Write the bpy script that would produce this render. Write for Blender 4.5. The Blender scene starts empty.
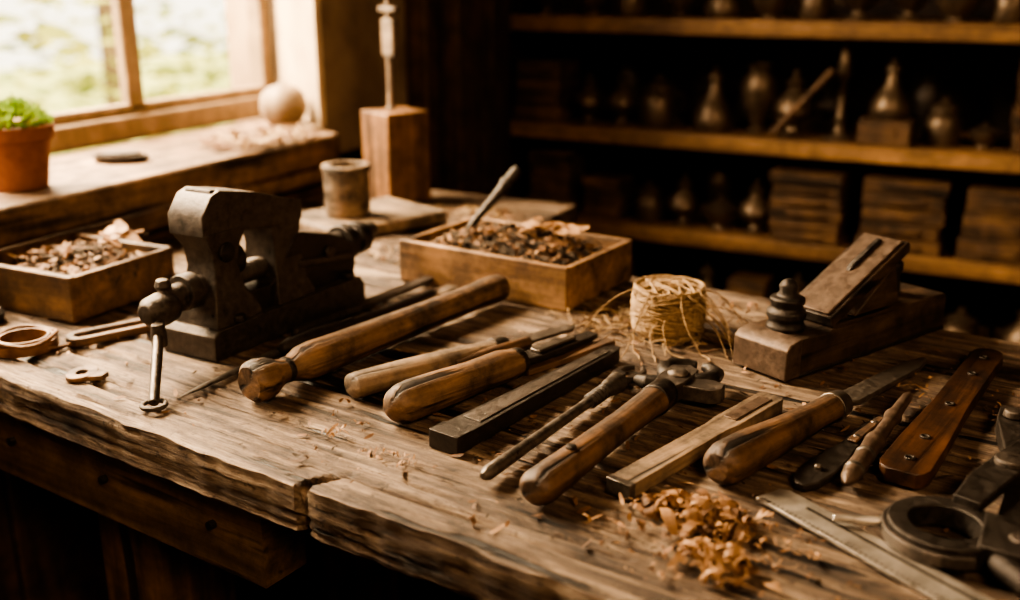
import bpy, math, random
from mathutils import Vector, Matrix, noise
random.seed(7)
ZT=0.85
PI=math.pi
# ------------------------------------------------------------------ materials
def nodes(name):
    m=bpy.data.materials.new(name);m.use_nodes=True
    nt=m.node_tree
    return m,nt,nt.nodes['Principled BSDF'],nt.nodes,nt.links
def ramp(n,stops):
    r=n.new('ShaderNodeValToRGB');e=r.color_ramp.elements
    while len(e)<len(stops): e.new(0.5)
    for i,(p,c) in enumerate(stops):
        e[i].position=p;e[i].color=(c[0],c[1],c[2],1)
    return r
def mapn(n,l,scale,rot=(0,0,0),kind='Object'):
    t=n.new('ShaderNodeTexCoord');m=n.new('ShaderNodeMapping')
    m.inputs['Scale'].default_value=scale;m.inputs['Rotation'].default_value=rot
    l.new(t.outputs[kind],m.inputs['Vector']);return m
def noisen(n,l,vec,scale,detail=6,rough=.6,dist=0):
    t=n.new('ShaderNodeTexNoise');t.inputs['Scale'].default_value=scale;t.inputs['Detail'].default_value=detail
    t.inputs['Roughness'].default_value=rough;t.inputs['Distortion'].default_value=dist
    l.new(vec.outputs[0],t.inputs['Vector']);return t
def mix(n,l,a,b,fac,mode='MIX'):
    x=n.new('ShaderNodeMix');x.data_type='RGBA';x.blend_type=mode
    for v,i in ((fac,0),(a,6),(b,7)):
        if hasattr(v,'is_linked') or hasattr(v,'links'): l.new(v,x.inputs[i])
        else: x.inputs[i].default_value=v
    return x.outputs[2]
def wood(name,dark,light,axis='x',fine=60,rough=.55,bump=.35,stain=.6,crack=0.0):
    m,nt,b,n,l=nodes(name)
    lo=fine*.06
    sc={'x':(lo,fine,fine),'y':(fine,lo,fine),'z':(fine,fine,lo)}[axis]
    mp=mapn(n,l,sc);g=noisen(n,l,mp,1,8,.65,.4)
    r=ramp(n,[(.3,dark),(.52,[(a+b_)/2 for a,b_ in zip(dark,light)]),(.72,light)])
    l.new(g.outputs[0],r.inputs[0])
    mp2=mapn(n,l,(1,1,1));g2=noisen(n,l,mp2,22,7,.7)
    r2=ramp(n,[(.38,(1-stain,)*3),(.56,(.9,.9,.9)),(.66,(1.15,1.13,1.1))]);l.new(g2.outputs[0],r2.inputs[0])
    col=mix(n,l,r.outputs[0],r2.outputs[0],1.0,'MULTIPLY')
    h=g.outputs[0]
    if crack>0:
        k=2.8
        sc3={'x':(k,fine*.8,fine*.8),'y':(fine*.8,k,fine*.8),'z':(fine*.8,fine*.8,k)}[axis]
        mp3=mapn(n,l,sc3);g3=noisen(n,l,mp3,1,3,.5,.2)
        r3=ramp(n,[(.36,(1-crack,)*3),(.42,(1,1,1))]);l.new(g3.outputs[0],r3.inputs[0])
        col=mix(n,l,col,r3.outputs[0],1.0,'MULTIPLY')
        mm=n.new('ShaderNodeMath');mm.operation='MULTIPLY';l.new(g.outputs[0],mm.inputs[0]);l.new(r3.outputs[0],mm.inputs[1]);h=mm.outputs[0]
    l.new(col,b.inputs['Base Color'])
    rr=ramp(n,[(.35,(min(1,rough+.15),)*3),(.65,(rough-.05,)*3)]);l.new(g2.outputs[0],rr.inputs[0]);l.new(rr.outputs[0],b.inputs['Roughness'])
    bp=n.new('ShaderNodeBump');bp.inputs['Strength'].default_value=bump;bp.inputs['Distance'].default_value=.003
    l.new(h,bp.inputs['Height']);l.new(bp.outputs[0],b.inputs['Normal'])
    return m
def metal(name,c1,c2,rough=.42,met=.6,bump=.25,scale=60):
    m,nt,b,n,l=nodes(name)
    mp=mapn(n,l,(1,1,1));g=noisen(n,l,mp,scale,9,.75)
    r=ramp(n,[(.30,c1),(.72,c2)]);l.new(g.outputs[0],r.inputs[0]);l.new(r.outputs[0],b.inputs['Base Color'])
    b.inputs['Metallic'].default_value=met
    rr=ramp(n,[(.3,(rough-.1,)*3),(.7,(rough+.22,)*3)]);l.new(g.outputs[0],rr.inputs[0]);l.new(rr.outputs[0],b.inputs['Roughness'])
    bp=n.new('ShaderNodeBump');bp.inputs['Strength'].default_value=bump;bp.inputs['Distance'].default_value=.002
    l.new(g.outputs[0],bp.inputs['Height']);l.new(bp.outputs[0],b.inputs['Normal'])
    return m
def plain(name,c1,c2,rough=.8,scale=25,bump=.2,trans=0):
    m,nt,b,n,l=nodes(name)
    mp=mapn(n,l,(1,1,1));g=noisen(n,l,mp,scale,5,.6)
    r=ramp(n,[(.35,c1),(.65,c2)]);l.new(g.outputs[0],r.inputs[0]);l.new(r.outputs[0],b.inputs['Base Color'])
    b.inputs['Roughness'].default_value=rough
    bp=n.new('ShaderNodeBump');bp.inputs['Strength'].default_value=bump;bp.inputs['Distance'].default_value=.003
    l.new(g.outputs[0],bp.inputs['Height']);l.new(bp.outputs[0],b.inputs['Normal'])
    if trans:
        tr=n.new('ShaderNodeBsdfTranslucent');l.new(r.outputs[0],tr.inputs[0])
        ms=n.new('ShaderNodeMixShader');ms.inputs[0].default_value=trans
        l.new(b.outputs[0],ms.inputs[1]);l.new(tr.outputs[0],ms.inputs[2])
        l.new(ms.outputs[0],n['Material Output'].inputs[0])
    return m

# bench wood: weathered, grey-brown, checks and stains
def bench_mat():
    m,nt,b,n,l=nodes('bench_wood')
    mp=mapn(n,l,(4.0,80,80));g=noisen(n,l,mp,1,9,.76,.12)
    r=ramp(n,[(.36,(.030,.020,.013)),(.45,(.14,.097,.067)),(.55,(.31,.235,.172)),(.68,(.60,.49,.38))]);l.new(g.outputs[0],r.inputs[0])
    mp2=mapn(n,l,(3.0,11,8));g2=noisen(n,l,mp2,2.2,8,.74,.4)
    r2=ramp(n,[(.38,(.20,.155,.125)),(.48,(.62,.55,.49)),(.60,(1.0,.96,.91))]);l.new(g2.outputs[0],r2.inputs[0])
    col=mix(n,l,r.outputs[0],r2.outputs[0],1.0,'MULTIPLY')
    mp3=mapn(n,l,(2.6,34,38));g3=noisen(n,l,mp3,1,6,.6,.12)
    r3=ramp(n,[(.39,(.04,.03,.024)),(.42,(1,1,1))]);l.new(g3.outputs[0],r3.inputs[0])
    col=mix(n,l,col,r3.outputs[0],1.0,'MULTIPLY')
    mp4=mapn(n,l,(12,20,16));g4=noisen(n,l,mp4,5,7,.8)
    r4=ramp(n,[(.38,(.25,.20,.16)),(.45,(1,1,1))]);l.new(g4.outputs[0],r4.inputs[0])
    col=mix(n,l,col,r4.outputs[0],.9,'MULTIPLY')
    l.new(col,b.inputs['Base Color'])
    rr=ramp(n,[(.3,(.70,)*3),(.7,(.52,)*3)]);l.new(g2.outputs[0],rr.inputs[0]);l.new(rr.outputs[0],b.inputs['Roughness'])
    mm=n.new('ShaderNodeMath');mm.operation='MULTIPLY';l.new(g.outputs[0],mm.inputs[0]);l.new(r3.outputs[0],mm.inputs[1])
    bp=n.new('ShaderNodeBump');bp.inputs['Strength'].default_value=1.0;bp.inputs['Distance'].default_value=.006
    l.new(mm.outputs[0],bp.inputs['Height']);l.new(bp.outputs[0],b.inputs['Normal'])
    return m
M={}
M['bench']=bench_mat()
M['beam']=wood('beam_wood',(.06,.034,.018),(.32,.19,.10),'x',45,.65,.5,.5,.8)
M['legz']=wood('leg_wood',(.05,.028,.015),(.30,.17,.09),'z',45,.65,.5,.5,.8)
M['sill']=wood('sill_wood',(.075,.040,.021),(.34,.22,.135),'y',40,.6,.6,.6,.85)
M['shelf']=wood('shelf_wood',(.11,.055,.025),(.42,.24,.115),'x',30,.5,.4,.4)
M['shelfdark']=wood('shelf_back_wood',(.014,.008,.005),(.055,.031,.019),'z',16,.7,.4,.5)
M['post']=wood('post_wood',(.03,.016,.009),(.17,.09,.045),'z',24,.6,.5,.6)
M['handle']=wood('handle_wood',(.07,.036,.019),(.33,.205,.122),'x',100,.55,.6,.75,.85)
M['handle2']=wood('handle_wood_dark',(.038,.021,.012),(.215,.125,.073),'x',100,.52,.6,.75,.85)
M['planew']=wood('plane_body_wood',(.024,.015,.010),(.125,.08,.052),'x',90,.45,.5,.7,.85)
M['pale']=wood('pale_wood',(.095,.062,.04),(.33,.24,.165),'x',90,.58,.6,.7,.85)
M['box']=wood('box_wood',(.10,.05,.024),(.42,.25,.13),'x',50,.58,.45,.6,.8)
M['boxd']=wood('box_wood_dark',(.05,.027,.014),(.24,.135,.068),'x',50,.55,.45,.6,.8)
M['blockz']=wood('block_wood',(.07,.032,.014),(.30,.16,.075),'z',45,.55,.4,.5,.7)
M['strip']=wood('polished_strip_wood',(.016,.008,.005),(.10,.047,.025),'x',80,.34,.35,.7,.7)
M['iron']=metal('dark_iron',(.030,.025,.022),(.155,.127,.106),.36,.6,.8,110)
M['iron2']=metal('black_iron',(.018,.015,.013),(.080,.066,.056),.38,.6,.7,120)
M['steel']=metal('worn_steel',(.30,.27,.24),(.58,.53,.47),.32,.7,.12,60)
M['blade']=metal('old_blade_steel',(.05,.042,.036),(.24,.205,.175),.33,.7,.35,120)
M['rust']=metal('rusted_iron',(.045,.03,.022),(.18,.125,.092),.45,.45,.5,110)
M['brass']=metal('tarnished_pewter',(.06,.044,.03),(.22,.158,.108),.36,.65,.2,30)
M['terra']=plain('terracotta',(.22,.085,.048),(.32,.135,.078),.8,30,.1)
M['soil']=plain('soil',(.03,.02,.012),(.06,.04,.025),.95,80,.6)
M['leaf']=plain('succulent_leaf',(.10,.18,.03),(.26,.34,.07),.5,40,.1,.3)
M['shav']=plain('wood_shaving',(.24,.128,.064),(.50,.315,.18),.6,60,.1,.3)
M['chip']=plain('wood_chip_dark',(.07,.035,.018),(.26,.14,.072),.7,60,.2,.15)
M['straw']=plain('straw_fibre',(.28,.19,.105),(.48,.345,.205),.7,60,.1,.2)
M['twine']=plain('jute_twine',(.20,.13,.07),(.42,.295,.172),.85,220,.5)
M['leather']=plain('leather',(.09,.042,.02),(.23,.12,.06),.5,60,.2)
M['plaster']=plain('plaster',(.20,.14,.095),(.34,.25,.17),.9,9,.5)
M['plasterlit']=plain('plaster_lit_reveal',(.32,.24,.165),(.46,.36,.25),.9,9,.5)  # same plaster in a lighter copy, window light put into the colour
M['frame']=wood('window_frame_paint',(.20,.14,.09),(.36,.265,.175),'z',20,.6,.2,.3)
M['floor']=wood('floor_wood',(.02,.012,.007),(.08,.045,.022),'x',14,.7,.3,.5)
M['gourd']=plain('dried_gourd',(.17,.12,.08),(.34,.255,.175),.6,18,.2)
M['grass']=plain('lawn',(.20,.24,.06),(.55,.52,.20),.9,1.8,.2)
M['hedge']=plain('hedge_leaf',(.07,.12,.02),(.62,.58,.18),.7,2.2,.0,.4)
M['bark']=plain('bark',(.10,.06,.03),(.2,.13,.07),.9,12,.6)
# ------------------------------------------------------------------ mesh builder
class B:
    def __init__(s): s.v=[];s.f=[];s.m=[];s.mats=[]
    def mi(s,k):
        if k not in s.mats: s.mats.append(k)
        return s.mats.index(k)
    def add(s,vs,fs,mat,M_=None):
        o=len(s.v)
        for p in vs:
            p=Vector(p)
            s.v.append(M_@p if M_ else p)
        k=s.mi(mat)
        for f in fs: s.f.append([i+o for i in f]);s.m.append(k)
    def lathe(s,prof,mat,axis='x',org=(0,0,0),seg=22,sq=(1,1),wob=0,M_=None):
        vs=[];fs=[];off=random.random()*50
        for i,(x,r) in enumerate(prof):
            for j in range(seg):
                a=2*PI*j/seg;rr=max(r,1e-5)
                if wob: rr*=1+wob*noise.noise(Vector((x*40+off,math.cos(a)*1.3,math.sin(a)*1.3)))
                p=(x,rr*math.cos(a)*sq[0],rr*math.sin(a)*sq[1])
                if axis=='z': p=(p[1],p[2],p[0])
                elif axis=='y': p=(p[2],p[0],p[1])
                vs.append((p[0]+org[0],p[1]+org[1],p[2]+org[2]))
        for i in range(len(prof)-1):
            for j in range(seg):
                a=i*seg+j;b=i*seg+(j+1)%seg
                fs.append((a,b,b+seg,a+seg))
        fs.append(tuple(range(seg))[::-1]);fs.append(tuple((len(prof)-1)*seg+j for j in range(seg)))
        s.add(vs,fs,mat,M_)
    def box(s,c,d,mat,M_=None):
        x,y,z=[t/2 for t in d]
        vs=[(c[0]+i*x,c[1]+j*y,c[2]+k*z) for i in(-1,1) for j in(-1,1) for k in(-1,1)]
        s.add(vs,[(0,1,3,2),(4,6,7,5),(0,4,5,1),(2,3,7,6),(0,2,6,4),(1,5,7,3)],mat,M_)
    def prism(s,poly,a,b,mat,plane='xy',M_=None):
        n=len(poly)
        def P(p,h):
            return (p[0],p[1],h) if plane=='xy' else ((p[0],h,p[1]) if plane=='xz' else (h,p[0],p[1]))
        vs=[P(p,a) for p in poly]+[P(p,b) for p in poly]
        fs=[tuple(range(n))[::-1],tuple(range(n,2*n))]+[(i,(i+1)%n,(i+1)%n+n,i+n) for i in range(n)]
        s.add(vs,fs,mat,M_)
    def ring(s,c,R,r,z0,z1,mat,seg=36,a0=0,a1=2*PI,sx=1,M_=None):
        full=abs(a1-a0-2*PI)<1e-4;n=seg if full else seg+1
        vs=[];fs=[]
        for j in range(n):
            a=a0+(a1-a0)*j/seg;ca,sa=math.cos(a)*sx,math.sin(a)
            vs+=[(c[0]+R*ca,c[1]+R*sa,z0),(c[0]+R*ca,c[1]+R*sa,z1),(c[0]+r*ca,c[1]+r*sa,z1),(c[0]+r*ca,c[1]+r*sa,z0)]
        for j in range(seg):
            a=4*j;b=4*((j+1)%n)
            for k in range(4): fs.append((a+k,b+k,b+(k+1)%4,a+(k+1)%4))
        if not full: fs+= [(0,1,2,3),(4*seg+3,4*seg+2,4*seg+1,4*seg)]
        s.add(vs,fs,mat,M_)
    def tube(s,pts,r,mat,seg=8,closed=False,M_=None):
        pts=[Vector(p) for p in pts];n=len(pts);vs=[];fs=[]
        rs=r if isinstance(r,(list,tuple)) else [r]*n
        up=Vector((0.13,.21,1)).normalized()
        for i,p in enumerate(pts):
            if closed: t=pts[(i+1)%n]-pts[i-1]
            else: t=pts[min(i+1,n-1)]-pts[max(i-1,0)]
            t.normalize();u=t.cross(up)
            if u.length<.05: u=t.cross(Vector((1,.1,0)))
            u.normalize();w=u.cross(t)
            for j in range(seg):
                a=2*PI*j/seg;vs.append(p+(u*math.cos(a)+w*math.sin(a))*rs[i])
        for i in range(n if closed else n-1):
            for j in range(seg):
                a=i*seg+j;b=i*seg+(j+1)%seg;c=((i+1)%n)*seg
                fs.append((a,b,c+(j+1)%seg,c+j))
        if not closed: fs+=[tuple(range(seg))[::-1],tuple((n-1)*seg+j for j in range(seg))]
        s.add(vs,fs,mat,M_)
    def done(s,name,loc=(0,0,0),rz=0,bevel=0,rot=None,ang=38,parent=None,seg=2):
        me=bpy.data.meshes.new(name);me.from_pydata([tuple(v) for v in s.v],[],s.f)
        for k in s.mats: me.materials.append(M[k])
        me.polygons.foreach_set('material_index',s.m)
        me.polygons.foreach_set('use_smooth',[True]*len(s.f))
        me.update()
        try: me.set_sharp_from_angle(angle=math.radians(ang))
        except Exception: pass
        o=bpy.data.objects.new(name,me);bpy.context.scene.collection.objects.link(o)
        o.location=loc;o.rotation_euler=rot if rot else (0,0,rz)
        if parent: o.parent=parent
        if bevel:
            md=o.modifiers.new('b','BEVEL');md.width=bevel;md.segments=seg;md.limit_method='ANGLE';md.angle_limit=math.radians(40)
        return o
def between(b,name,p0,p1,z=0,bevel=0,tilt=0,**k):
    a=math.atan2(p1[1]-p0[1],p1[0]-p0[0])
    return b.done(name,(p0[0],p0[1],ZT+z),bevel=bevel,rot=(0,-tilt,a),**k)
def L(p0,p1): return math.hypot(p1[0]-p0[0],p1[1]-p0[1])
def simplebox(name,x0,x1,y0,y1,z0,z1,mat,bevel=0):
    b=B();b.box(((x1-x0)/2,(y1-y0)/2,(z1-z0)/2),(x1-x0,y1-y0,z1-z0),mat);return b.done(name,(x0,y0,z0),bevel=bevel)
# ------------------------------------------------------------------ room shell
XW=-1.12
simplebox('floor',-1.45,3.0,-2.0,2.55,-.05,0,'floor')
simplebox('ceiling',-1.45,3.0,-2.0,2.55,2.5,2.55,'plaster')
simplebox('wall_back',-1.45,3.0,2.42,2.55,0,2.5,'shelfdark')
simplebox('wall_right',3.0,3.1,-2.0,2.55,0,2.5,'plaster')
simplebox('wall_front',-1.45,3.0,-2.1,-2.0,0,2.5,'plaster')
b=B()
b.box((-.165,-.98,1.25),(.33,2.06-.0,2.5),'plaster')
b.prism([(-.33,1.63),(-.2,1.63),(0,1.49),(0,2.42),(-.33,2.42)],0,2.5,'plaster')
b.box((-.165,.84,.45),(.33,1.58,.9),'plaster')
b.box((-.165,.84,2.2),(.33,1.58,.6),'plaster')
b.done('wall_left',(XW,0,0))
b=B();b.prism([(-.195,1.627),(-.195,1.617),(.0,1.479),(.006,1.489)],.955,1.9,'plasterlit');b.done('reveal_lit_skin',(XW,0,0))  # thin skin over the reveal, carries the plaster painted as window-lit
# sill
b=B()
b.prism([(XW-.2,.02),(-1.062,.02),(-1.062,1.44),(-1.075,1.475),(XW-.2,1.475)],.902,ZT+.10,'sill')
b.prism([(XW-.2,.02),(-1.078,.02),(-1.078,1.47),(XW-.2,1.47)],.868,.9,'sill')
b.prism([(XW-.2,1.475),(XW,1.475),(XW-.2,1.615)],.902,ZT+.10,'sill')
b.done('window_sill',bevel=.006)
b=B()
for i in range(8): b.box((XW+.012,-.0+.19*i+.095,.43),(.022,.183,.86),'post')
b.done('wall_panelling_left',(0,0,0),bevel=.003)
# window
b=B()
xw=-1.345
def wb(y0,y1,z0,z1,x0=-.02,x1=.022): b.box((xw+(x0+x1)/2,(y0+y1)/2,(z0+z1)/2),(x1-x0,y1-y0,z1-z0),'frame')
wb(.05,1.62,ZT+.10,ZT+.140)
wb(.05,1.62,ZT+.14,ZT+.158,-.01,.01)
wb(1.592,1.62,ZT+.145,1.9,-.02,.014);wb(.05,.11,ZT+.145,1.9);wb(.05,1.62,1.84,1.9)
wb(1.255,1.288,ZT+.145,1.84,-.012,.010);wb(.66,.70,ZT+.145,1.84,-.012,.010)
wb(1.288,1.592,1.5,1.525,-.01,.012);wb(.70,1.255,1.5,1.525,-.01,.012)
b.done('window_1',bevel=.004)
b=B()
for i,(y,w,d) in enumerate([(1.80,.07,.05),(1.88,.06,.075),(1.95,.055,.06),(2.01,.05,.08),(2.07,.05,.07)]):
    b.box((XW+d/2,y,1.25),(d,w,2.48),'post')
b.done('wall_boards_left',bevel=.005)
# shelving
b=B()
SZ=[1.60,1.365,1.127,.892,.682,.465,.24]
for z in SZ: b.box((.0,2.26,z-.017),(2.2,.3,.034),'shelf')
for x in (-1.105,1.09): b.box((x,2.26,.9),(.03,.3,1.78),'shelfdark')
b.done('shelf_unit',bevel=.004)
# ------------------------------------------------------------------ workbench
A=math.radians(-7.2)
ox,oy=-.436,.541
b=B()
nx,ny=460,230;DEP=.635;XR=1.25
def clampx(xl,yl):
    return (-1.095-ox+ yl*math.sin(A))/math.cos(A)
gaps=[.150,.315,.455,.56]
cr=[]
for i in range(90):
    cr.append((random.uniform(-.65,.9),random.uniform(.008,.60),random.uniform(.03,.17),random.uniform(.0012,.0028),random.uniform(.003,.006)))
cr+=[(-.30,.035,.22,.0022,.005),(-.12,.075,.2,.0022,.005),(.14,.03,.2,.002,.005),(.22,.10,.16,.0024,.006),(-.42,.10,.2,.0022,.005)]
vs=[];fs=[]
for i in range(nx+1):
    for j in range(ny+1):
        yl=DEP*j/ny
        xm=clampx(0,yl);xl=xm+(XR-xm)*i/nx
        h=.0020*noise.noise(Vector((xl*5,yl*24,0)))+.0014*noise.noise(Vector((xl*9,yl*110,3)))
        for k,gq in enumerate(gaps):
            gy=gq+.002*noise.noise(Vector((xl*6,k*9,1)))
            dd=abs(yl-gy)
            if dd<.004: h-=.008*(1-dd/.004)
        for (cx,cy,cl,cw,cd) in cr:
            if abs(yl-cy)<.010 and abs(xl-cx)<cl:
                yy=cy+.004*noise.noise(Vector((xl*12,cy*40,3)));q=1-abs(xl-cx)/cl
                dd=abs(yl-yy);ww=cw*q+.0009
                if dd<ww*1.6: h-=cd*min(1,q*1.6)*(1-dd/(ww*1.6))
        y2=yl
        if j==0: y2+=.0035*noise.noise(Vector((xl*9,0,7)))+.003*noise.noise(Vector((xl*45,0,7)))
        if j<3: h-=.0024*(1-j/3)*(1+1.8*noise.noise(Vector((xl*20,0,2))))
        nt_=abs(xl+.012-.55*yl)/.006
        if nt_<1 and yl<.04: h-=.018*(1-nt_)*(1-yl/.04);y2+=.012*(1-nt_) if j==0 else 0
        vs.append((xl,y2,h))
W_=ny+1
for i in range(nx):
    for j in range(ny):
        a=i*W_+j;fs.append((a,a+W_,a+W_+1,a+1))
base=len(vs);K=14
for i in range(nx+1):
    x,y,z=vs[i*W_]
    for k in range(1,K+1):
        t=k/K
        q=noise.noise(Vector((x*1.6,t*5,11)))
        yy=y+.0024*noise.noise(Vector((x*5,t*2.2,5)))+.0018*noise.noise(Vector((x*14,t*9,5)))
        if abs(q)<.03: yy+=.006*(1-abs(q)/.03)
        zz=z*(1-t)-.044*t - (.004*noise.noise(Vector((x*6,0,9))) if k==K else 0)
        if k==K: yy+=.003
        vs.append((x,yy,zz))
for i in range(nx):
    for k in range(K):
        a=(i*W_ if k==0 else base+i*K+k-1);a2=((i+1)*W_ if k==0 else base+(i+1)*K+k-1)
        fs.append((a,base+i*K+k,base+(i+1)*K+k,a2))
b.add(vs,fs,'bench')
b.prism([(clampx(0,.012),.016),(XR,.016),(XR,DEP),(clampx(0,DEP),DEP)],-.044,-.012,'bench')
# apron beams, legs
b.box((-.30,.052,-.089),(.42,.048,.088),'beam')
b.box((-.31,.5,-.088),(.64,.05,.088),'beam')
b.box((.76,.075,-.088),(.86,.05,.088),'beam');b.box((.76,.5,-.088),(.86,.05,.088),'beam')
for x,y in ((-.35,.122),(-.46,.52),(1.12,.11),(1.12,.52)): b.box((x,y,-.444),(.10,.09,.79),'legz')
b.box((-.42,.31,-.6),(.05,.33,.06),'beam')
for x in (-.45,-.3,-.15):
    b.lathe([(0,.004),(.006,.004),(.008,.002)],'iron2','y',(x,.022,-.09),10)
bench=b.done('workbench',(ox,oy,ZT),A)
b=B()
b.prism([(-1.09,1.268),(-.66,1.217),(-.66,1.56),(-1.09,1.56)],-.04,-.001,'bench')
b.prism([(-1.06,1.30),(-.70,1.26),(-.70,1.53),(-1.06,1.53)],-.84,-.04,'post')
b.done('side_cabinet',(0,0,ZT-.005))
# ------------------------------------------------------------------ shavings helpers
def curl(b,c,mat,rad,w,turn,M0=None,zmin=None):
    n=10;R=Matrix.Rotation(random.uniform(0,2*PI),4,'Z')@Matrix.Rotation(random.uniform(-.6,.6),4,'X')@Matrix.Rotation(random.uniform(-.9,.9),4,'Y')
    vs=[];fs=[]
    sk=random.uniform(-1.6,1.6)*w;sh=random.uniform(.2,.55);ph=random.random()*6
    for i in range(n+1):
        t=i/n;a=t*turn;r=rad*(1-sh*t)
        x=r*math.cos(a);z=r*math.sin(a)*.8
        ww=w*(.45+.45*math.sin(PI*min(1,t*1.1+.05))+.15*math.sin(ph+t*9))
        for sgn in (-.5,.5):
            p=R@Vector((x,sgn*ww+sk*t,z));p=Vector(c)+p
            if zmin is not None: p.z=max(p.z,zmin+.0004*random.random())
            vs.append(p)
    for i in range(n): fs.append((2*i,2*i+1,2*i+3,2*i+2))
    b.add(vs,fs,mat)
def flake(b,c,mat,l,w,zmin=None):
    R=Matrix.Rotation(random.uniform(0,2*PI),4,'Z')@Matrix.Rotation(random.uniform(-.5,.5),4,'X')@Matrix.Rotation(random.uniform(-.4,.4),4,'Y')
    vs=[];bend=random.uniform(-.3,.3)*l
    for i in range(4):
        t=i/3-.5
        ww=w*(1-1.2*abs(t))*random.uniform(.7,1.1)
        for sg in(-.5,.5):
            p=Vector(c)+R@Vector((t*l,sg*ww,bend*(t*t)*4*.5))
            if zmin is not None: p.z=max(p.z,zmin+.0004*random.random())
            vs.append(p)
    b.add(vs,[(0,1,3,2),(2,3,5,4),(4,5,7,6)],mat)
def pile(b,cx,cy,rx,ry,h,n,kinds,z0=0,size=1.0,zmin=None,power=1.4):
    for i in range(n):
        a=random.uniform(0,2*PI);q=random.random()**.6
        x=cx+rx*q*math.cos(a);y=cy+ry*q*math.sin(a)
        z=z0+h*(1-q**power)*random.uniform(.5,1)+.003
        k=random.choice(kinds)
        sz=size*random.choice([.5,.7,1,1,1.3])
        if random.random()<.5: curl(b,(x,y,z),k,random.uniform(.004,.011)*sz,random.uniform(.003,.008)*sz,random.uniform(1.5,6),zmin=zmin)
        else: flake(b,(x,y,z),k,random.uniform(.010,.030)*sz,random.uniform(.003,.009)*sz,zmin=zmin)
def crate(name,w,d,h,t,mat,loc,rz,fill,bead=True,soil='chip'):
    b=B()
    b.box((0,-d/2+t/2,h/2),(w,t,h),mat);b.box((0,d/2-t/2,h/2),(w,t,h),mat)
    b.box((-w/2+t/2,0,h/2),(t,d-2*t,h-.002),mat);b.box((w/2-t/2,0,h/2),(t,d-2*t,h-.002),mat)
    b.box((0,0,.005),(w-2*t,d-2*t,.008),mat)
    o=b.done(name,(loc[0],loc[1],ZT+.0005),rz,bevel=.0018)
    b=B();
    vs=[];fs=[];N=16
    for i in range(N+1):
        for j in range(N+1):
            u=i/N*2-1;v=j/N*2-1
            vs.append((u*(w/2-t-.001),v*(d/2-t-.001),h*.62+fill*(1-u*u)*(1-v*v)+.006*noise.noise(Vector((u*4,v*4,w*9)))))
    for i in range(N):
        for j in range(N):
            a=i*(N+1)+j;fs.append((a,a+N+1,a+N+2,a+1))
    b.add(vs,fs,soil)
    return o,b
o,b=crate('shavings_tray',.240,.158,.052,.009,'box',(-.543,1.095),math.radians(-7),.014,soil='soil')
for i in range(460):
    x=random.uniform(-.100,.100);y=random.uniform(-.062,.062)
    z=.038+.024*(1-(x/.11)**2)*(1-(y/.07)**2)
    k=random.choice(['chip','chip','chip','soil','soil','soil','shav'])
    if random.random()<.5: curl(b,(x,y,z),k,random.uniform(.003,.008),random.uniform(.003,.009),random.uniform(2,6))
    else: flake(b,(x,y,z+.002),k,random.uniform(.012,.03),random.uniform(.004,.012))
for i in range(14): flake(b,(.03+random.uniform(-.03,.05),random.uniform(-.01,.04),.070),'shav',.03,.02)
b.done('wood_shavings',parent=o)
b=B();b.lathe([(0,.003),(.03,.0045),(.08,.006),(.10,.0075),(.125,.0085),(.13,.007),(.131,.0)],'iron2','x',seg=14);b.lathe([(.1,.008),(.102,.0095),(.108,.0095),(.11,.008)],'iron2','x',seg=14)
b.done('scribing_awl',(-.090,-.006,.032),parent=o,rot=(0,math.radians(-44),math.radians(62)))
o,b=crate('chip_crate',.170,.152,.052,.009,'boxd',(-.978,.804),0,.010,soil='soil')
for i in range(280):
    x=random.uniform(-.068,.068);y=random.uniform(-.060,.060);z=.037+.016*(1-(x/.08)**2)*(1-(y/.07)**2)
    k=random.choice(['chip','soil','chip','soil','chip','soil','shav'])
    if random.random()<.35: curl(b,(x,y,z),k,random.uniform(.003,.007),random.uniform(.003,.008),random.uniform(2,6))
    else: flake(b,(x,y,z+.002),k,random.uniform(.015,.032),random.uniform(.004,.012))
for i in range(9): flake(b,(.045+random.uniform(-.02,.02),.035+random.uniform(-.02,.02),.072),'shav',.035,.022)
b.done('wood_chips',parent=o)
# ------------------------------------------------------------------ vise
b=B()
b.prism([(0,0),(.236,0),(.236,.020),(.228,.030),(.006,.030),(0,.024)],-.036,.036,'iron','yz')
def loft(secs,mat):
    vs=[];fs=[]
    for (z,y0,y1,hw) in secs: vs+=[(-hw,y0,z),(hw,y0,z),(hw,y1,z),(-hw,y1,z)]
    for i in range(len(secs)-1):
        for k in range(4): fs.append((4*i+k,4*i+(k+1)%4,4*i+4+(k+1)%4,4*i+4+k))
    fs.append((3,2,1,0));e=4*(len(secs)-1);fs.append((e,e+1,e+2,e+3));b.add(vs,fs,mat)
loft([(.028,.010,.075,.031),(.045,.012,.068,.029),(.060,.019,.060,.023),(.085,.025,.055,.019),(.105,.022,.060,.020),(.122,.012,.068,.024)],'iron')
b.prism([(.010,.120),(.062,.118),(.104,.112),(.150,.112),(.152,.132),(.120,.141),(.085,.152),(.036,.162),(.024,.158),(.010,.140)],-.023,.023,'iron','yz')
b.prism([(.028,.1595),(.060,.1550),(.060,.1580),(.030,.1630)],-.017,.017,'iron','yz')
loft([(.028,.100,.160,.030),(.05,.104,.150,.025),(.09,.108,.146,.020),(.116,.102,.150,.022)],'iron')
b.prism([(.06,.028),(.232,.028),(.238,.040),(.236,.066),(.20,.084),(.150,.097),(.140,.097),(.10,.052),(.06,.052)],-.022,.022,'iron2','yz')
b.prism([(.140,.060),(.230,.050),(.230,.056),(.140,.068)],-.0245,.0245,'iron','yz')
SZv=.066
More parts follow.
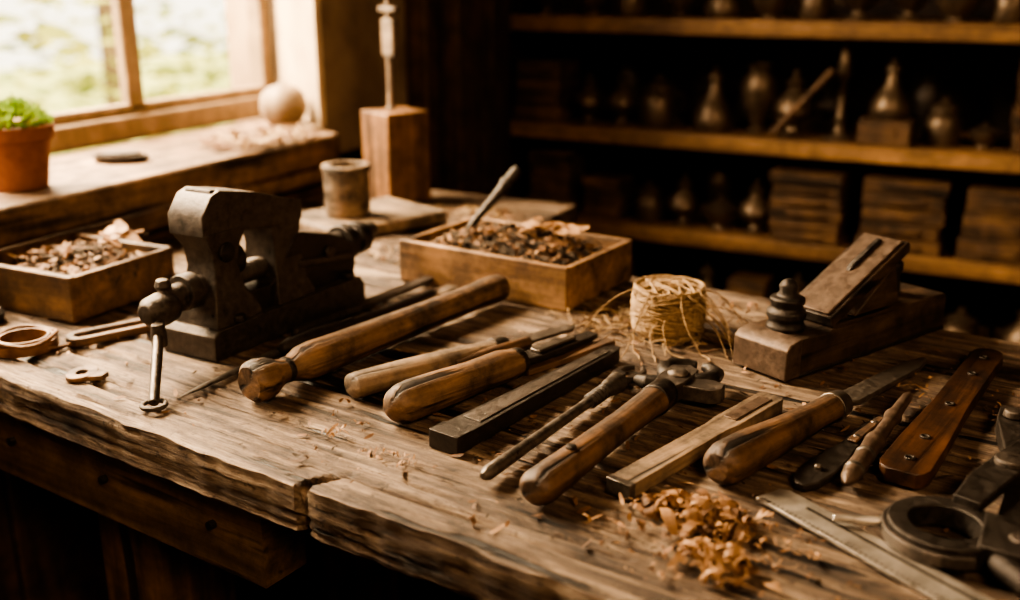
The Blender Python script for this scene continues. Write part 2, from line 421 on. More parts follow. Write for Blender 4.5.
b.lathe([(-.026,.0),(-.026,.010),(-.018,.011),(-.004,.011),(-.004,.018),(.012,.018),(.012,.012),(.30,.010),(.30,0)],'iron','y',(0.0,0,SZv),20)
b.lathe([(.0,.018),(.014,.019),(.022,.016),(.022,.0)],'iron2','y',(0,.05,.085),20)
for i in range(14): b.lathe([(.065+i*.0035,.0105),(.0665+i*.0035,.0125),(.068+i*.0035,.0105)],'blade','y',(0.0,0,SZv),16)
b.lathe([(.236,.012),(.238,.021),(.250,.022),(.252,.014),(.262,.014),(.264,.019),(.278,.019),(.284,.012),(.290,.0)],'iron2','y',(0,0,.062),20)
for y in (.04,.215): b.lathe([(.030,.008),(.036,.008),(.038,.005),(.038,0)],'iron2','z',(.029,y,0),6)
b.lathe([(.016,.010),(.023,.010),(.025,.0)],'iron2','x',(0,.040,.10),12);b.lathe([(.0235,.007),(.027,.007),(.028,0)],'iron','x',(0,.19,.066),12)
kx,ky,kz=.002,-.032,.058
b.lathe([(-.020,0),(-.019,.009),(-.013,.0145),(0,.0165),(.013,.0145),(.019,.009),(.026,.009)],'iron','y',(kx,ky,kz),20)
hx=Vector((kx,ky,kz));top=Vector((kx-.005,ky+.010,kz+.020));bot=Vector((.072,-.110,.006))
b.tube([top,hx,hx.lerp(bot,.5),bot],[.0045,.005,.005,.0045],'blade',12)
b.lathe([(-.007,0),(-.005,.006),(0,.008),(.006,.006),(.008,0)],'iron','z',tuple(top),14)
b.lathe([(-.012,.007),(-.002,.0075),(.01,.006)],'iron','z',tuple(hx.lerp(bot,.28)),14)
b.tube([(bot.x+.010*math.cos(a),bot.y+.010*math.sin(a),.0045) for a in [k*PI/9 for k in range(18)]],.0025,'iron',8,True)
b.done('bench_vise',(-.710,.708,ZT+.0015),math.radians(-3),bevel=.0028)
# ------------------------------------------------------------------ back-left board group
b=B();b.box((0,0,.009),(.150,.20,.018),'pale');b.done('wooden_board',(-.880,1.262,ZT+.0005),math.radians(-20),bevel=.003)
b=B();b.lathe([(0,0),(0,.031),(.004,.033),(.066,.034),(.068,.036),(.074,.036),(.076,.034),(.076,.027),(.02,.026),(.02,0)],'pale','z',seg=32)
for z in (.02,.038,.055): b.lathe([(z,.0335),(z+.001,.0342),(z+.002,.0335)],'handle','z',seg=32)
b.done('wooden_cup',(-.893,1.236,ZT+.0195),bevel=.001)
b=B();b.box((0,0,.075),(.082,.082,.15),'blockz')
b.lathe([(.15,.006),(.153,.010),(.156,.006),(.40,.005),(.44,.004),(.44,0)],'pale','z',(-.01,.0,0),14)
b.box((-.008,-.0,.265),(.034,.012,.06),'pale');b.box((-.01,0,.31),(.05,.01,.010),'pale')
b.done('rod_stand_block',(-.938,1.442,ZT-.001),math.radians(-24),bevel=.003)
# ------------------------------------------------------------------ sill objects
b=B();b.lathe([(0,0),(0,.034),(.062,.043),(.062,.048),(.080,.050),(.080,.044),(.070,.043),(.070,0)],'terra','z',seg=36);b.lathe([(.0705,.042),(.072,0)],'soil','z',seg=20)
o=b.done('potted_succulent',(-1.150,.883,ZT+.1005),bevel=.0012)
b=B()
for i in range(560):
    a=random.uniform(0,2*PI);q=random.random()**.6;x=q*.046*math.cos(a);y=q*.046*math.sin(a);z=.078+.028*(1-q*q)*random.uniform(.4,1.1)
    dirv=Vector((x*14,y*14,1)).normalized();sd=dirv.cross(Vector((random.uniform(-1,1),random.uniform(-1,1),.1))).normalized()
    l=random.uniform(.006,.014);w=.0035
    p=Vector((x,y,z));b.add([p,p+dirv*l*.5+sd*w,p+dirv*l,p+dirv*l*.5-sd*w],[(0,1,2,3)],'leaf')
b.done('succulent_leaves',parent=o)
b=B();
b.lathe([(0,0),(0,.036),(.004,.040),(.010,.041),(.010,.037),(.005,.034),(.005,0)],'iron2','z',seg=32,sq=(1,.62));b.lathe([(.010,.030),(.014,.028),(.015,0)],'iron','z',seg=28,sq=(1,.6));b.done('metal_tin',(-1.185,1.085,ZT+.1),math.radians(25))
b=B();b.lathe([(-.040,0),(-.038,.012),(-.028,.030),(-.010,.041),(.006,.041),(.022,.035),(.032,.024),(.037,.008),(.040,.004),(.041,0)],'gourd','z',seg=28,wob=.08)
for i in range(8):
    a=i*PI/4;b.tube([(.0415*math.cos(a)*math.cos(t),.0415*math.sin(a)*math.cos(t),.038*math.sin(t)-.001) for t in [-1.3+.26*k for k in range(11)]],.0007,'straw',5)
b.done('dried_gourd',(-1.188,1.466,ZT+.141))
b=B()
for i in range(130): flake(b,(random.uniform(-.05,.05),random.uniform(-.12,.09),random.uniform(.001,.016)),random.choice(['straw','chip','chip']),random.uniform(.03,.06),random.uniform(.005,.014),zmin=.0005)
b.done('dried_husks',(-1.125,1.34,ZT+.1))
# ------------------------------------------------------------------ tools
p0,p1=(-.578,.642),(-.517,1.003);b=B();Lh=L(p0,p1)
b.lathe([(0,0),(0,.015),(.004,.0185),(.012,.0195),(.022,.0175),(.032,.0125),(.042,.0105),(.050,.0125),(.060,.0165),(.075,.0180),(.095,.0175),(.14,.0162),(.22,.0155),(.32,.0150),(.335,.0165),(.355,.0165),(Lh,.014),(Lh,0)],'handle',wob=.08,seg=28)
b.lathe([(.040,.0112),(.043,.0122),(.047,.0112)],'iron2',seg=24)
between(b,'turned_mallet',p0,p1,.0200)
p0,p1=(-.506,.69),(-.41,.925);b=B();Lh=L(p0,p1)
b.lathe([(0,0),(0,.008),(.003,.0125),(.01,.0135),(.06,.0135),(.13,.0118),(.165,.0095),(.172,.0095),(.172,0)],'pale',wob=.08,sq=(1.1,.85),seg=20)
b.lathe([(.165,.0102),(.180,.0095),(.186,.006),(.186,0)],'iron',seg=18)
b.prism([(.184,-.004),(.20,-.007),(Lh-.006,-.0085),(Lh,-.008),(Lh,.008),(.20,.007),(.184,.004)],-.002,.002,'blade')
between(b,'wood_chisel',p0,p1,.0128,bevel=.0008,tilt=-.02)
p0,p1=(-.455,.785),(-.398,.945);b=B();Lh=L(p0,p1)
b.lathe([(0,0),(.002,.006),(.05,.0075),(.10,.006),(.10,0)],'handle2',seg=16);b.prism([(.1,-.004),(Lh-.01,-.007),(Lh,0),(Lh-.01,.007),(.1,.004)],-.0015,.002,'blade')
between(b,'slim_chisel',p0,p1,.0085,bevel=.0006)
p0,p1=(-.443,.655),(-.372,.93);b=B();Lh=L(p0,p1)
b.lathe([(0,0),(.002,.008),(.007,.0135),(.016,.0168),(.03,.0178),(.06,.0172),(.10,.0158),(.14,.0160),(.155,.0145),(.162,.0135),(.162,0)],'handle',wob=.08,seg=26)
b.lathe([(.158,.0142),(.168,.0132),(.172,.008),(.172,0)],'iron2',seg=20)
b.prism([(.168,-.005),(.185,-.010),(.215,-.0105),(.27,-.009),(Lh,-.007),(Lh,.006),(.25,.008),(.215,.0105),(.185,.010),(.168,.005)],-.0035,.003,'iron2')
b.prism([(.190,-.006),(.25,-.004),(.25,.004),(.190,.006)],.003,.0065,'blade')
between(b,'carving_gouge',p0,p1,.0182,bevel=.001,tilt=-.035)
p0,p1=(-.395,.815),(-.352,.93);b=B();Lh=L(p0,p1)
b.prism([(0,-.007),(Lh*.5,-.009),(Lh,-.006),(Lh,.006),(Lh*.5,.009),(0,.007)],0,.006,'handle2')
between(b,'wooden_wedge',p0,p1,.0006,bevel=.001)
# rasp
p0,p1=(-.379,.637),(-.331,.890);b=B();Lh=L(p0,p1)
b.prism([(0,-.0135),(.004,-.0145),(.03,-.0140),(.12,-.0115),(Lh-.01,-.0085),(Lh,-.004),(Lh,.004),(Lh-.01,.0085),(.12,.0115),(.03,.0140),(.004,.0145),(0,.0135)],0,.0145,'iron2')
b.prism([(.035,-.009),(.12,-.007),(Lh-.02,-.005),(Lh-.02,.005),(.12,.007),(.035,.009)],.0145,.0155,'iron')
b.prism([(-.001,-.0148),(.018,-.0148),(.018,.0148),(-.001,.0148)],-.0002,.0156,'iron2')
between(b,'flat_rasp',p0,p1,.0015,bevel=.0016)
# needle pliers
p0,p1=(-.323,.597),(-.297,.856);b=B();Lh=L(p0,p1)
b.lathe([(0,0),(.001,.003),(.006,.0055),(.02,.0055),(.06,.005),(.15,.0045),(.19,.006),(.205,.0085),(.22,.0095),(.225,.006),(.225,0)],'blade',seg=14)
b.tube([(.215,.003,0),(.235,.010,0),(.25,.010,0),(Lh,.004,0)],[.004,.004,.0035,.0025],'iron',8)
b.tube([(.215,-.003,0),(.235,-.010,0),(.25,-.011,0),(Lh,-.006,0)],[.004,.004,.0035,.0025],'iron',8)
b.lathe([(-.008,.006),(.008,.006),(.008,0)],'iron2','z',(.222,0,0),14)
for i in range(6): b.lathe([(.165+.006*i,.005),(.167+.006*i,.0072),(.169+.006*i,.005)],'iron2',seg=12)
between(b,'needle_pliers',p0,p1,.0100)
# pincers
p0,p1=(-.276,.582),(-.243,.865);b=B();Lh=L(p0,p1)
b.lathe([(0,0),(.001,.009),(.005,.0125),(.012,.014),(.03,.0142),(.08,.0125),(.14,.0118),(.19,.0130),(.205,.0135),(.212,.011),(.212,0)],'handle2',wob=.06,seg=24,sq=(1.05,.95))
b.lathe([(-.0148,.0042),(.0150,.0042),(.0152,0)],'iron2','z',(.055,0,0),12)
b.lathe([(.195,.0142),(.215,.0138),(.222,.0105),(.222,0)],'iron2',seg=20)
b.prism([(.21,-.010),(.235,-.014),(.262,-.012),(.27,0),(.262,.014),(.235,.014),(.21,.010)],-.007,.009,'iron')
b.lathe([(-.009,.0095),(.011,.0095),(.0135,.006),(.0135,0)],'blade','z',(.243,0,0),18)
for sg in (1,-1):
    pts=[(.246,.004*sg,0),(.254,.017*sg,.001),(.266,.023*sg,.001),(.282,.021*sg,0),(.291,.011*sg,0),(.293,.003*sg,0)]
    b.tube(pts,[.008,.0080,.0078,.0070,.0055,.004],'iron2',12)
b.tube([(.238,.01,0),(.230,.024,.0),(.236,.036,-.002)],[.007,.007,.005],'iron2',12)
b.prism([(.226,-.008),(.250,-.010),(.254,-.030),(.250,-.042),(.238,-.044),(.230,-.036)],-.008,.006,'iron')
between(b,'pincers',p0,p1,.0155,bevel=.0012)
# gauge bar
p0,p1=(-.229,.629),(-.167,.840);b=B();Lh=L(p0,p1)
b.prism([(0,-.0095),(.004,-.0105),(.03,-.0105),(.13,-.0100),(.145,-.0120),(Lh-.004,-.0120),(Lh,-.0095),(Lh,.0095),(Lh-.004,.0120),(.145,.0120),(.13,.0100),(.03,.0105),(.004,.0105),(0,.0095)],0,.012,'pale')
b.prism([(.150,-.006),(Lh-.012,-.006),(Lh-.012,.006),(.150,.006)],.012,.0132,'rust')
b.prism([(-.0005,-.0107),(.006,-.0109),(.006,.0109),(-.0005,.0107)],-.0002,.0123,'blade')
between(b,'marking_gauge_bar',p0,p1,.0015,bevel=.0014)
# long chisel
p0,p1=(-.170,.674),(-.060,1.010);b=B();Lh=L(p0,p1)
b.lathe([(0,0),(0,.010),(.004,.0148),(.012,.0168),(.04,.0165),(.09,.0140),(.14,.0122),(.168,.0120),(.172,.0125),(.184,.0115),(.186,0)],'handle2',wob=.06,seg=26)
b.lathe([(.170,.0135),(.186,.0120),(.192,.007),(.192,0)],'blade',seg=20)
b.prism([(.188,-.005),(.200,-.011),(Lh-.03,-.0095),(Lh,-.003),(Lh,.003),(Lh-.03,.0095),(.200,.011),(.188,.005)],-.0025,.0025,'blade')
between(b,'long_chisel',p0,p1,.0178,bevel=.001,tilt=-.033)
# leaf knife
p0,p1=(-.114,.697),(-.072,.862);b=B();Lh=L(p0,p1)
b.prism([(0,-.004),(.01,-.010),(.035,-.0125),(.065,-.0105),(.085,-.007),(.12,-.0085),(.15,-.006),(Lh,0),(.15,.006),(.12,.0085),(.085,.007),(.065,.0105),(.035,.0125),(.01,.010),(0,.004)],0,.006,'iron2')
b.prism([(.09,-.004),(.15,-.003),(.15,.003),(.09,.004)],.006,.0085,'handle2')
for x in (.03,.10,.135): b.lathe([(.005,.003),(.0095,.003),(.0098,0)],'blade','z',(x,0,0),10)
between(b,'leaf_knife',p0,p1,.0015,bevel=.0012)
# scriber
p0,p1=(-.084,.707),(-.062,.905);b=B();Lh=L(p0,p1)
b.lathe([(0,0),(.004,.004),(.012,.0065),(.03,.0075),(.06,.0068),(.08,.0082),(.085,.0082),(.09,.006),(.13,.0055),(.14,.0074),(.15,.0055),(Lh-.01,.0045),(Lh,.002),(Lh,0)],'rust',seg=16)
for x in (.02,.05): b.lathe([(x,.0065),(x+.002,.0080),(x+.005,.0080),(x+.007,.0065)],'blade',seg=14)
between(b,'scriber',p0,p1,.0098)
# strip
p0,p1=(-.050,.738),(-.004,1.050);b=B();Lh=L(p0,p1)
pl=[(0,-.011),(.004,-.016),(.012,-.0185),(.06,-.0180),(.15,-.0145),(.27,-.0140),(Lh-.02,-.0150),(Lh-.006,-.012),(Lh,-.006)]
b.prism(pl+[(x,-y) for x,y in pl[::-1]],0,.012,'strip')
for x in (.025,.07,.15,.235,.285): b.ring((x,0),.0042,.0022,.0115,.0135,'iron2',14);b.lathe([(.0112,.0026),(.0124,.0026),(.0124,0)],'iron2','z',(x,0,0),10)
between(b,'polished_wooden_strip',p0,p1,.0015,bevel=.0018)
# shears
b=B()
b.ring((0,0),.036,.0225,.002,.018,'iron2',40)
b.ring((0,0),.0395,.034,.005,.014,'iron',40,a0=2.4,a1=5.2)
b.tube([(-.030,.002,.010),(-.05,-.003,.010),(-.070,-.004,.009)],[.0035,.003,.0022],'steel',10)
b.prism([(.018,-.028),(.045,-.034),(.058,-.020),(.056,.006),(.040,.016),(.026,.022)],.001,.020,'iron2')
b.lathe([(.020,.008),(.022,.007),(.023,0)],'iron','z',(.044,-.012,0),18)
b.prism([(.030,.010),(.052,.006),(.060,.05),(.064,.12),(.070,.205),(.060,.225),(.048,.225),(.044,.20),(.046,.12),(.040,.06)],.002,.016,'iron2')
b.prism([(.005,.030),(.022,.022),(.040,.06),(.060,.10),(.085,.155),(.100,.19),(.092,.20),(.070,.170),(.040,.115),(.018,.07)],.016,.024,'iron2')
b.lathe([(.016,.012),(.028,.011),(.030,0)],'iron','z',(.045,.095,0),18)
b.lathe([(.016,.008),(.022,.007),(.023,0)],'iron','z',(.056,.205,0),14)
b.tube([(.03,-.028,.010),(.045,-.05,.010),(.07,-.062,.010),(.10,-.060,.010)],[.008,.008,.007,.006],'iron2',10)
b.done('iron_shears',(-.014,.664,ZT+.0005),math.radians(6),bevel=.0014)
# steel rule
p0,p1=(-.131,.679),(.090,.545);b=B();Lh=L(p0,p1)
b.prism([(0,-.014),(Lh,-.014),(Lh,.014),(.006,.014),(0,.010)],0,.0025,'steel')
b.prism([(.03,.003),(Lh*.75,.003),(Lh*.75,.006),(.03,.006)],.0025,.0028,'iron2')
for i in range(60): b.box((.01+i*.004,-.0120+(.001 if i%5 else 0),.0026),(.0005,.003 if i%5 else .005,.0004),'iron2')
between(b,'steel_rule',p0,p1,.0022,bevel=.0004)
# thin awl by the vise
p0,p1=(-.640,.615),(-.636,.760);b=B();Lh=L(p0,p1)
b.lathe([(0,0),(.03,.0022),(.10,.0035),(.14,.0045),(Lh,.003),(Lh,0)],'blade',seg=10,sq=(1.6,.7))
between(b,'thin_awl',p0,p1,.0042)
b=B()
b.lathe([(0,0),(.002,.005),(.01,.008),(.06,.0085),(.09,.006),(.10,.007),(.105,.004),(.23,.004),(.25,0)],'iron2',seg=16)
between(b,'round_file',(-.628,.745),(-.588,1.0),.010)
b=B()
b.lathe([(0,0),(.004,.006),(.03,.008),(.08,.007),(.085,0)],'iron2',seg=14);b.prism([(.08,-.005),(.10,-.008),(.235,-.007),(.245,0),(.235,.007),(.10,.008),(.08,.005)],-.002,.003,'iron')
between(b,'flat_file',(-.648,.79),(-.625,1.03),.009,bevel=.0008)
b=B();b.prism([(0,-.008),(.18,-.009),(.2,0),(.18,.009),(0,.008)],0,.006,'pale');between(b,'wooden_slat',(-.60,.90),(-.585,1.09),.0012,bevel=.001)
# leather coil, clevis, washer, weight
b=B()
for k in range(3): b.ring((.001*k,-.0012*k),.031-.0035*k,.0290-.0035*k,0,.010+.002*k,'leather',40)
b.tube([(.030*math.cos(a),.030*math.sin(a),.012+.002*math.sin(3*a)) for a in [k*PI/16 for k in range(32)]],.0022,'leather',8,True)
b.tube([(.028,.0,.003),(.036,.012,.003),(.040,.03,.003)],.0022,'leather',8)
b.done('leather_coil',(-.876,.652,ZT+.0015))
b=B()
R=.016
pts=[(.10,-R),(0,-R)]+[(-R*math.sin(t)*1.0,-R*math.cos(t)) for t in [k*PI/10 for k in range(1,10)]]+[(0,R),(.10,R*.8)]
inn=[(p[0]*1.0 if p[0]>0 else p[0]*.45,p[1]*.45) for p in pts]
b.prism(pts+inn[::-1],0,.009,'handle2')
between(b,'wooden_clevis',(-.838,.690),(-.802,.772),.0012,bevel=.0015)
b=B();b.ring((0,0),.017,.006,0,.005,'handle',28,sx=.8);b.prism([(.012,-.010),(.024,-.006),(.024,.006),(.012,.010)],0,.005,'handle');b.done('wooden_washer',(-.762,.622,ZT+.0012),math.radians(15),bevel=.001)
b=B();b.lathe([(0,0),(0,.018),(.010,.020),(.014,.016),(.014,0)],'iron2','z',seg=24);b.lathe([(.014,.008),(.020,.006),(.020,0)],'iron','z',seg=16);b.done('iron_weight',(-.985,.690,ZT+.0012))
# ------------------------------------------------------------------ twine spool
b=B()
b.lathe([(0,0),(0,.0325),(.049,.0325),(.049,0)],'twine','z',seg=32)
for k in range(70):
    z0=random.uniform(.003,.048);tl=random.uniform(-.012,.012);tl2=random.uniform(-.012,.012);r=.0330+.0040*math.sin(z0/.05*PI)+random.uniform(0,.0016)
    b.tube([(r*math.cos(a),r*math.sin(a),min(.052,max(.0018,z0+tl*math.cos(a)+tl2*math.sin(a)))) for a in [i*2*PI/30 for i in range(30)]],random.uniform(.0008,.0014),'twine',5,True)
for k in range(24):
    a0=random.uniform(0,2*PI);dx,dy=math.cos(a0),math.sin(a0);off=random.uniform(-.025,.025)
    b.tube([(-dx*.030*q-dy*off,-dy*.030*q+dx*off,.0500+.003*(1-q*q)) for q in (-.85,-.4,0,.4,.85)],.0012,'twine',5)
for k in range(16):
    a0=random.uniform(-2.6,1.2);pts=[];r=.035;x=r*math.cos(a0);y=r*math.sin(a0);z=random.uniform(.02,.055);d=a0+random.uniform(-.6,.6);dz=random.uniform(-.006,.003)
    for i in range(11):
        pts.append((x,y,max(.0012,z)));x+=.0065*math.cos(d);y+=.0065*math.sin(d);z+=dz;dz-=.0012;d+=random.uniform(-.5,.5)
    b.tube(pts,.0007,'twine',5)
b.done('twine_spool',(-.312,.990,ZT+.0012))
b=B()
for k in range(130):
    x=random.uniform(-.07,.07);y=random.uniform(-.035,.06);d=random.uniform(0,2*PI);pts=[]
    for i in range(8):
        pts.append((x,y,max(.001,.003+.004*math.sin(i*.8+k))));x+=.006*math.cos(d);y+=.006*math.sin(d);d+=random.uniform(-.6,.6)
    b.tube(pts,.0006,random.choice(['straw','twine','chip']),4)
pile(b,-.03,.02,.05,.04,.004,20,['chip','straw','chip'],zmin=.0006,size=.6)
b.done('loose_raffia',(-.345,.985,ZT+.0012))
# ------------------------------------------------------------------ hand plane
b=B();BL,BW=.258,.062
b.prism([(0,0),(BL,0),(BL,.036),(BL-.004,.040),(.19,.040),(.165,.037),(.02,.037),(.004,.034),(0,.028)],0,BW,'planew','xz')
b.prism([(-.0015,.001),(.02,.001),(.02,.0385),(.004,.0355),(-.0015,.030)],-.0008,BW+.0008,'rust','xz')
b.prism([(.02,.0),(BL,.0),(BL,.004),(.02,.004)],-.0012,BW+.0012,'iron2','xz')
s0=Vector((.070,.038));s1=Vector((.186,.095));d=(s1-s0).normalized();nn=Vector((-d.y,d.x))
def Q(t,h): 
    p=s0.lerp(s1,t)+nn*h;return (p.x,p.y)
b.prism([Q(0,0),Q(1,0),Q(1.02,.006),Q(1,.012),Q(0,.012)],.004,.056,'planew','xz')
b.prism([Q(.02,.012),Q(.98,.012),Q(.98,.0145),Q(.02,.0145)],.008,.052,'rust','xz')
b.prism([Q(.50,.0145),Q(.92,.0145),Q(.92,.018),Q(.55,.018)],.027,.033,'iron2','xz')
b.prism([(.115,.038),(.19,.038),(.176,.082)],.012,.048,'planew','xz')
b.lathe([(.036,0),(.036,.0175),(.040,.0185),(.044,.0165),(.047,.0165),(.049,.0185),(.055,.0185),(.058,.0150),(.062,.0150),(.064,.0165),(.068,.0165),(.070,.010),(.074,.008),(.079,.009),(.083,.007),(.086,.003),(.086,0)],'iron2','z',(.036,.033,0),26)
b.lathe([(.038,0),(.038,.013),(.060,.010),(.066,.0125),(.074,.0125),(.078,.008),(.079,0)],'iron2','z',(.205,.036,0),22)
ang=math.atan2(.230,.116)
b.done('hand_plane',(-.169,.901,ZT+.0020),ang,bevel=.0022)
# ------------------------------------------------------------------ shavings on bench
b=B();pile(b,-.168,.624,.042,.026,.010,230,['shav','shav','chip'],zmin=.0006,size=.95,power=1)
pile(b,-.142,.568,.026,.020,.007,110,['shav','shav','chip'],zmin=.0006,size=.9,power=1)
pile(b,-.160,.600,.080,.060,.003,180,['shav','chip'],zmin=.0006,size=.45)
b.done('wood_shavings_pile',(0,0,ZT+.0012))
b=B()
def bench_ok(x,y): return .56-.12*(x+.436)+.0<y<1.15-.14*(x+.344)
cnt=0
while cnt<1700:
    x=random.uniform(-.95,.2);y=random.uniform(.52,1.2)
    if not bench_ok(x,y): continue
    cnt+=1
    s=random.choice([.12,.12,.18,.25,.3,.45,.6])
    k=random.choice(['shav','chip','chip','soil'])
    if random.random()<.2: curl(b,(x,y,.003*s),k,.007*s,.009*s,random.uniform(2,5),zmin=.0)
    else: flake(b,(x,y,.001),k,.02*s,.008*s,zmin=.0)
pile(b,-.473,.622,.008,.008,.004,10,['shav'],zmin=0,size=.6)
pile(b,-.40,.603,.035,.01,.003,60,['chip','shav'],zmin=0,size=.25)
pile(b,-.70,1.12,.07,.06,.006,60,['straw','chip','chip'],zmin=0,size=.7)
pile(b,-.28,1.08,.10,.04,.004,70,['shav','chip'],zmin=0,size=.6)
pile(b,-.06,.93,.10,.05,.003,60,['shav','chip'],zmin=0,size=.35)
b.done('scattered_wood_chips',(0,0,ZT+.0018))
b=B();pile(b,0,0,.09,.06,.014,80,['straw','chip','chip'],zmin=0);b.done('dried_stems',(-.76,1.38,ZT-.004))
# ------------------------------------------------------------------ shelf goods
urn=[(0,0),(0,.030),(.006,.031),(.010,.016),(.018,.013),(.030,.030),(.050,.042),(.070,.038),(.085,.022),(.098,.014),(.104,.020),(.110,.021),(.114,.012),(.120,.006),(.128,.008),(.134,.003),(.134,0)]
jar=[(0,0),(0,.034),(.004,.037),(.050,.038),(.062,.032),(.068,.026),(.072,.030),(.080,.030),(.086,.020),(.092,.008),(.100,.010),(.106,0)]
vase=[(0,0),(0,.022),(.008,.024),(.014,.014),(.040,.024),(.080,.036),(.105,.033),(.120,.022),(.132,.024),(.136,.028),(.136,.022),(.10,.02),(.10,0)]
bottle=[(0,0),(0,.040),(.010,.046),(.030,.045),(.055,.032),(.075,.018),(.100,.013),(.108,.018),(.116,.017),(.122,.006),(.13,.009),(.136,0)]
candle=[(0,0),(0,.036),(.006,.036),(.012,.014),(.030,.010),(.040,.016),(.050,.009),(.12,.007),(.130,.014),(.136,.016),(.17,.012),(.20,.008),(.21,0)]
bowl=[(0,0),(0,.024),(.008,.020),(.014,.028),(.040,.046),(.052,.048),(.056,.040),(.064,.024),(.070,.010),(.078,.010),(.080,0)]
shapes={'urn':urn,'jar':jar,'vase':vase,'bottle':bottle,'candle':candle,'bowl':bowl}
nm={'urn':'lidded_urn','jar':'metal_jar','vase':'metal_vase','bottle':'metal_flask','candle':'candlestick','bowl':'lidded_bowl'}
def put(kind,x,y,z,s=1.0,mat='brass'):
    b=B();b.lathe([(a*s,r*s) for a,r in shapes[kind]],mat,'z',seg=26)
    if kind in('jar','urn') and random.random()<.6:
        for sg in (1,-1): b.tube([(sg*.034*s,0,.03*s),(sg*.052*s,0,.040*s),(sg*.050*s,0,.062*s),(sg*.030*s,0,.068*s)],.003*s,mat,8)
    b.done(nm[kind],(x,y,z+.0008))
def stack(x,y,z,w,d,hs,mat='boxd',name='stacked_wooden_boxes'):
    b=B();zz=0
    for h in hs:
        ww=w*random.uniform(.9,1);b.box((random.uniform(-.004,.004),random.uniform(-.005,.005),zz+h/2),(ww,d*random.uniform(.9,1),h-.002),mat)
        b.box((0,-d*.5+.001,zz+h/2),(ww*.5,.008,h*.35),mat);zz+=h
    b.done(name,(x,y,z+.0008),math.radians(random.uniform(-4,4)),bevel=.002)
z2,z3,z1,z4,z5=.892,.682,1.127,.465,.24
stack(-1.01,2.2,z2,.12,.12,[.035,.03,.03,.04]);
for k,x,s in [('urn',-.90,.85),('urn',-.82,.9),('jar',-.735,1.1),('bottle',-.61,1.0),('vase',-.515,1.05),('urn',-.44,1.0),('jar',-.150,.9),('bowl',-.075,.6)]:
    put(k,x,2.19,z2,s)
put('candle',-.345,2.18,z2,.95)
for k,x,s in [('vase',-.86,.9),('jar',-.68,1.0),('urn',-.40,.9),('vase',-.2,.9),('jar',-.56,1.0),('bowl',-.77,1.0)]: put(k,x,2.33,z2,s,'iron')
stack(-.25,2.17,z2,.11,.10,[.05]);put('bottle',-.25,2.17,z2+.05,.85)
stack(.02,2.2,z2,.10,.12,[.04,.04,.035,.04,.04],'boxd')
b=B();b.lathe([(0,0),(0,.007),(.17,.008),(.175,0)],'boxd',seg=12);b.done('leaning_dowel',(-.47,2.125,z2+.009),rot=(0,math.radians(-50),.2))
xs=[-1.0,-.90,-.8,-.7,-.6,-.5,-.42,-.33,-.24,-.15,-.06,.03,.12]
for i,x in enumerate(xs):
    k=['urn','bowl','jar','bowl','bottle','bowl','jar','urn'][i%8];put(k,x,2.18+random.uniform(-.02,.05),z1,random.uniform(.8,.95))
stack(-.98,2.2,z3,.11,.12,[.04,.04,.03,.035]);stack(-.85,2.2,z3,.1,.1,[.03,.03,.03])
for k,x,s in [('jar',-.74,.9),('urn',-.66,.85),('bowl',-.575,.9),('urn',-.50,.85),('vase',-.62,.9)]: put(k,x,2.17 if k!='vase' else 2.3,z3,s)
stack(-.385,2.17,z3,.15,.12,[.024,.024,.024,.026,.024,.024],'boxd');stack(-.20,2.17,z3,.16,.12,[.03,.03,.028,.03,.028],'boxd');stack(-.02,2.17,z3,.14,.12,[.045,.045,.05],'boxd')
stack(.14,2.2,z3,.12,.12,[.04,.04,.04],'boxd')
for i,x in enumerate([-.95,-.83,-.72,-.6,-.5,-.4,-.29,-.18,-.07,.05,.16]):
    if i%3==1: stack(x,2.18,z4,.09,.11,[.04,.035,.04])
    else: put(['jar','urn','bowl','bottle'][i%4],x,2.18,z4,1.0)
for i,x in enumerate([-.9,-.7,-.5,-.3,-.1,.1]): stack(x,2.2,z5,.15,.12,[.05,.05])
for i,x in enumerate([-.9,-.7,-.5,-.3,-.1,.1,.3]): put(['jar','urn','bowl','bottle'][i%4],x,2.2,1.365,1.0)
for i,x in enumerate([.3,.42,.55,.7,.85]): put(['jar','urn','vase'][i%3],x,2.2,z2,1.0);stack(x,2.2,z3,.1,.12,[.04,.04,.04])
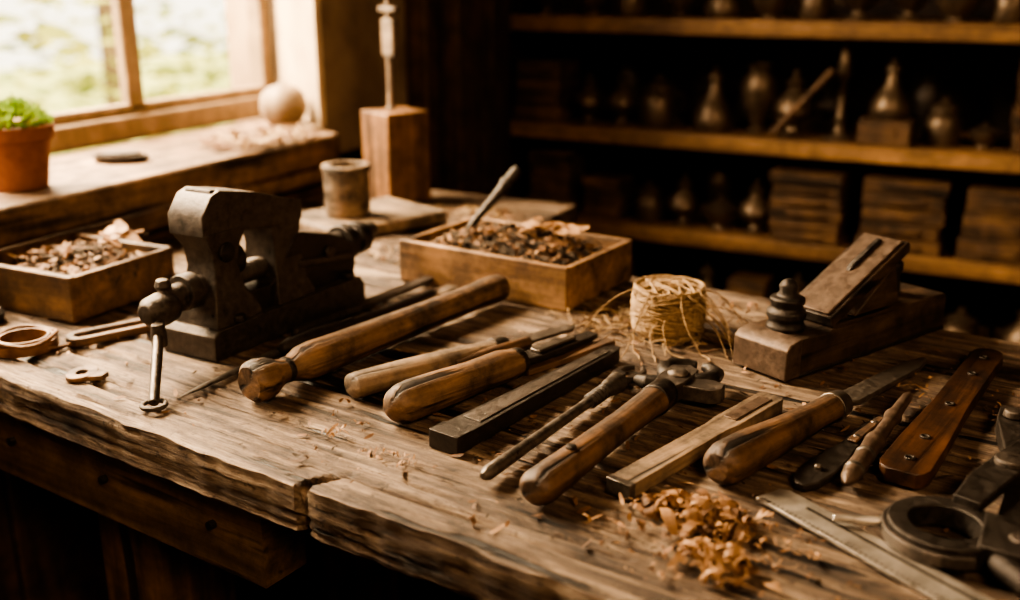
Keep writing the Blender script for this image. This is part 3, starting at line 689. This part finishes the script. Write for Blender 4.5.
# ------------------------------------------------------------------ garden outside
b=B();b.add([(-14,-6,0),(-1.5,-6,0),(-1.5,16,0),(-14,16,0)],[(0,1,2,3)],'grass');b.done('garden_lawn',(0,0,-.15))
b=B()
for i in range(12000):
    x=random.uniform(-6.5,-2.6);y=random.uniform(0,11);h=.9+.5*noise.noise(Vector((x*.6,y*.6,0)))
    z=random.uniform(-.1,max(.3,h*1.3));
    if noise.noise(Vector((x*1.3,y*1.3,z*1.3)))<.0: continue
    if any(abs(y-ty)<.25 and abs(x-tx)<.25 for ty,tx in ((2.6,-4.4),(4.4,-4.8),(5.9,-4.4))): continue
    R=Matrix.Rotation(random.uniform(0,6.3),4,'Z')@Matrix.Rotation(random.uniform(-1.2,1.2),4,'X');s=random.uniform(.03,.09)
    c=Vector((x,y,z));b.add([c+R@Vector(q)*s for q in ((-1,0,0),(0,-.45,.1),(1,0,0),(0,.45,.1))],[(0,1,2,3)],'hedge')
b.done('garden_hedge')
b=B()
for y,x in ((2.6,-4.4),(4.4,-4.8),(5.9,-4.4)): b.lathe([(-.2,.07),(.6,.055),(1.6,.045),(2.6,.03)],'bark','z',(x,y,0),10)
b.done('garden_tree_trunks')
# ------------------------------------------------------------------ lights
w=bpy.data.worlds.new('sky');bpy.context.scene.world=w;w.use_nodes=True
bg=w.node_tree.nodes['Background'];bg.inputs[0].default_value=(1.0,.88,.66,1);bg.inputs[1].default_value=1.5
def area(name,loc,target,sx,sy,power,col,spread=PI):
    l=bpy.data.lights.new(name,'AREA');l.shape='RECTANGLE';l.size=sx;l.size_y=sy;l.energy=power;l.color=col;l.spread=spread
    o=bpy.data.objects.new(name,l);bpy.context.scene.collection.objects.link(o);o.location=loc
    o.rotation_euler=(Vector(target)-Vector(loc)).to_track_quat('-Z','Y').to_euler();return o
area('window_daylight',(-1.75,1.0,1.95),(-.5,.95,.8),1.2,.7,140,(1,.77,.51))
area('added_ceiling_fill',(.9,-.6,2.3),(-.2,1.0,.8),.7,.7,19,(1,.68,.40))  # added fill light behind the camera, not a fixture of the room
s=bpy.data.lights.new('sun','SUN');s.energy=6;s.angle=.03;s.color=(1,.92,.70);so=bpy.data.objects.new('sun',s);bpy.context.scene.collection.objects.link(so)
so.rotation_euler=Vector((-.35,.25,-1)).to_track_quat('-Z','Y').to_euler()
# ------------------------------------------------------------------ camera
cam=bpy.data.cameras.new('camera');co=bpy.data.objects.new('camera',cam);bpy.context.scene.collection.objects.link(co)
cam.sensor_width=36;cam.lens=36.25;co.location=(0,0,ZT+.36)
co.rotation_euler=(math.radians(90)-math.atan(324/1027),0,math.radians(26.7))
cam.dof.use_dof=True;cam.dof.focus_distance=.86;cam.dof.aperture_fstop=3.0;cam.clip_start=.02
bpy.context.scene.camera=co
vs_=bpy.context.scene.view_settings
vs_.view_transform='AgX'
try: vs_.look='AgX - High Contrast'
except Exception: pass
vs_.exposure=0.95
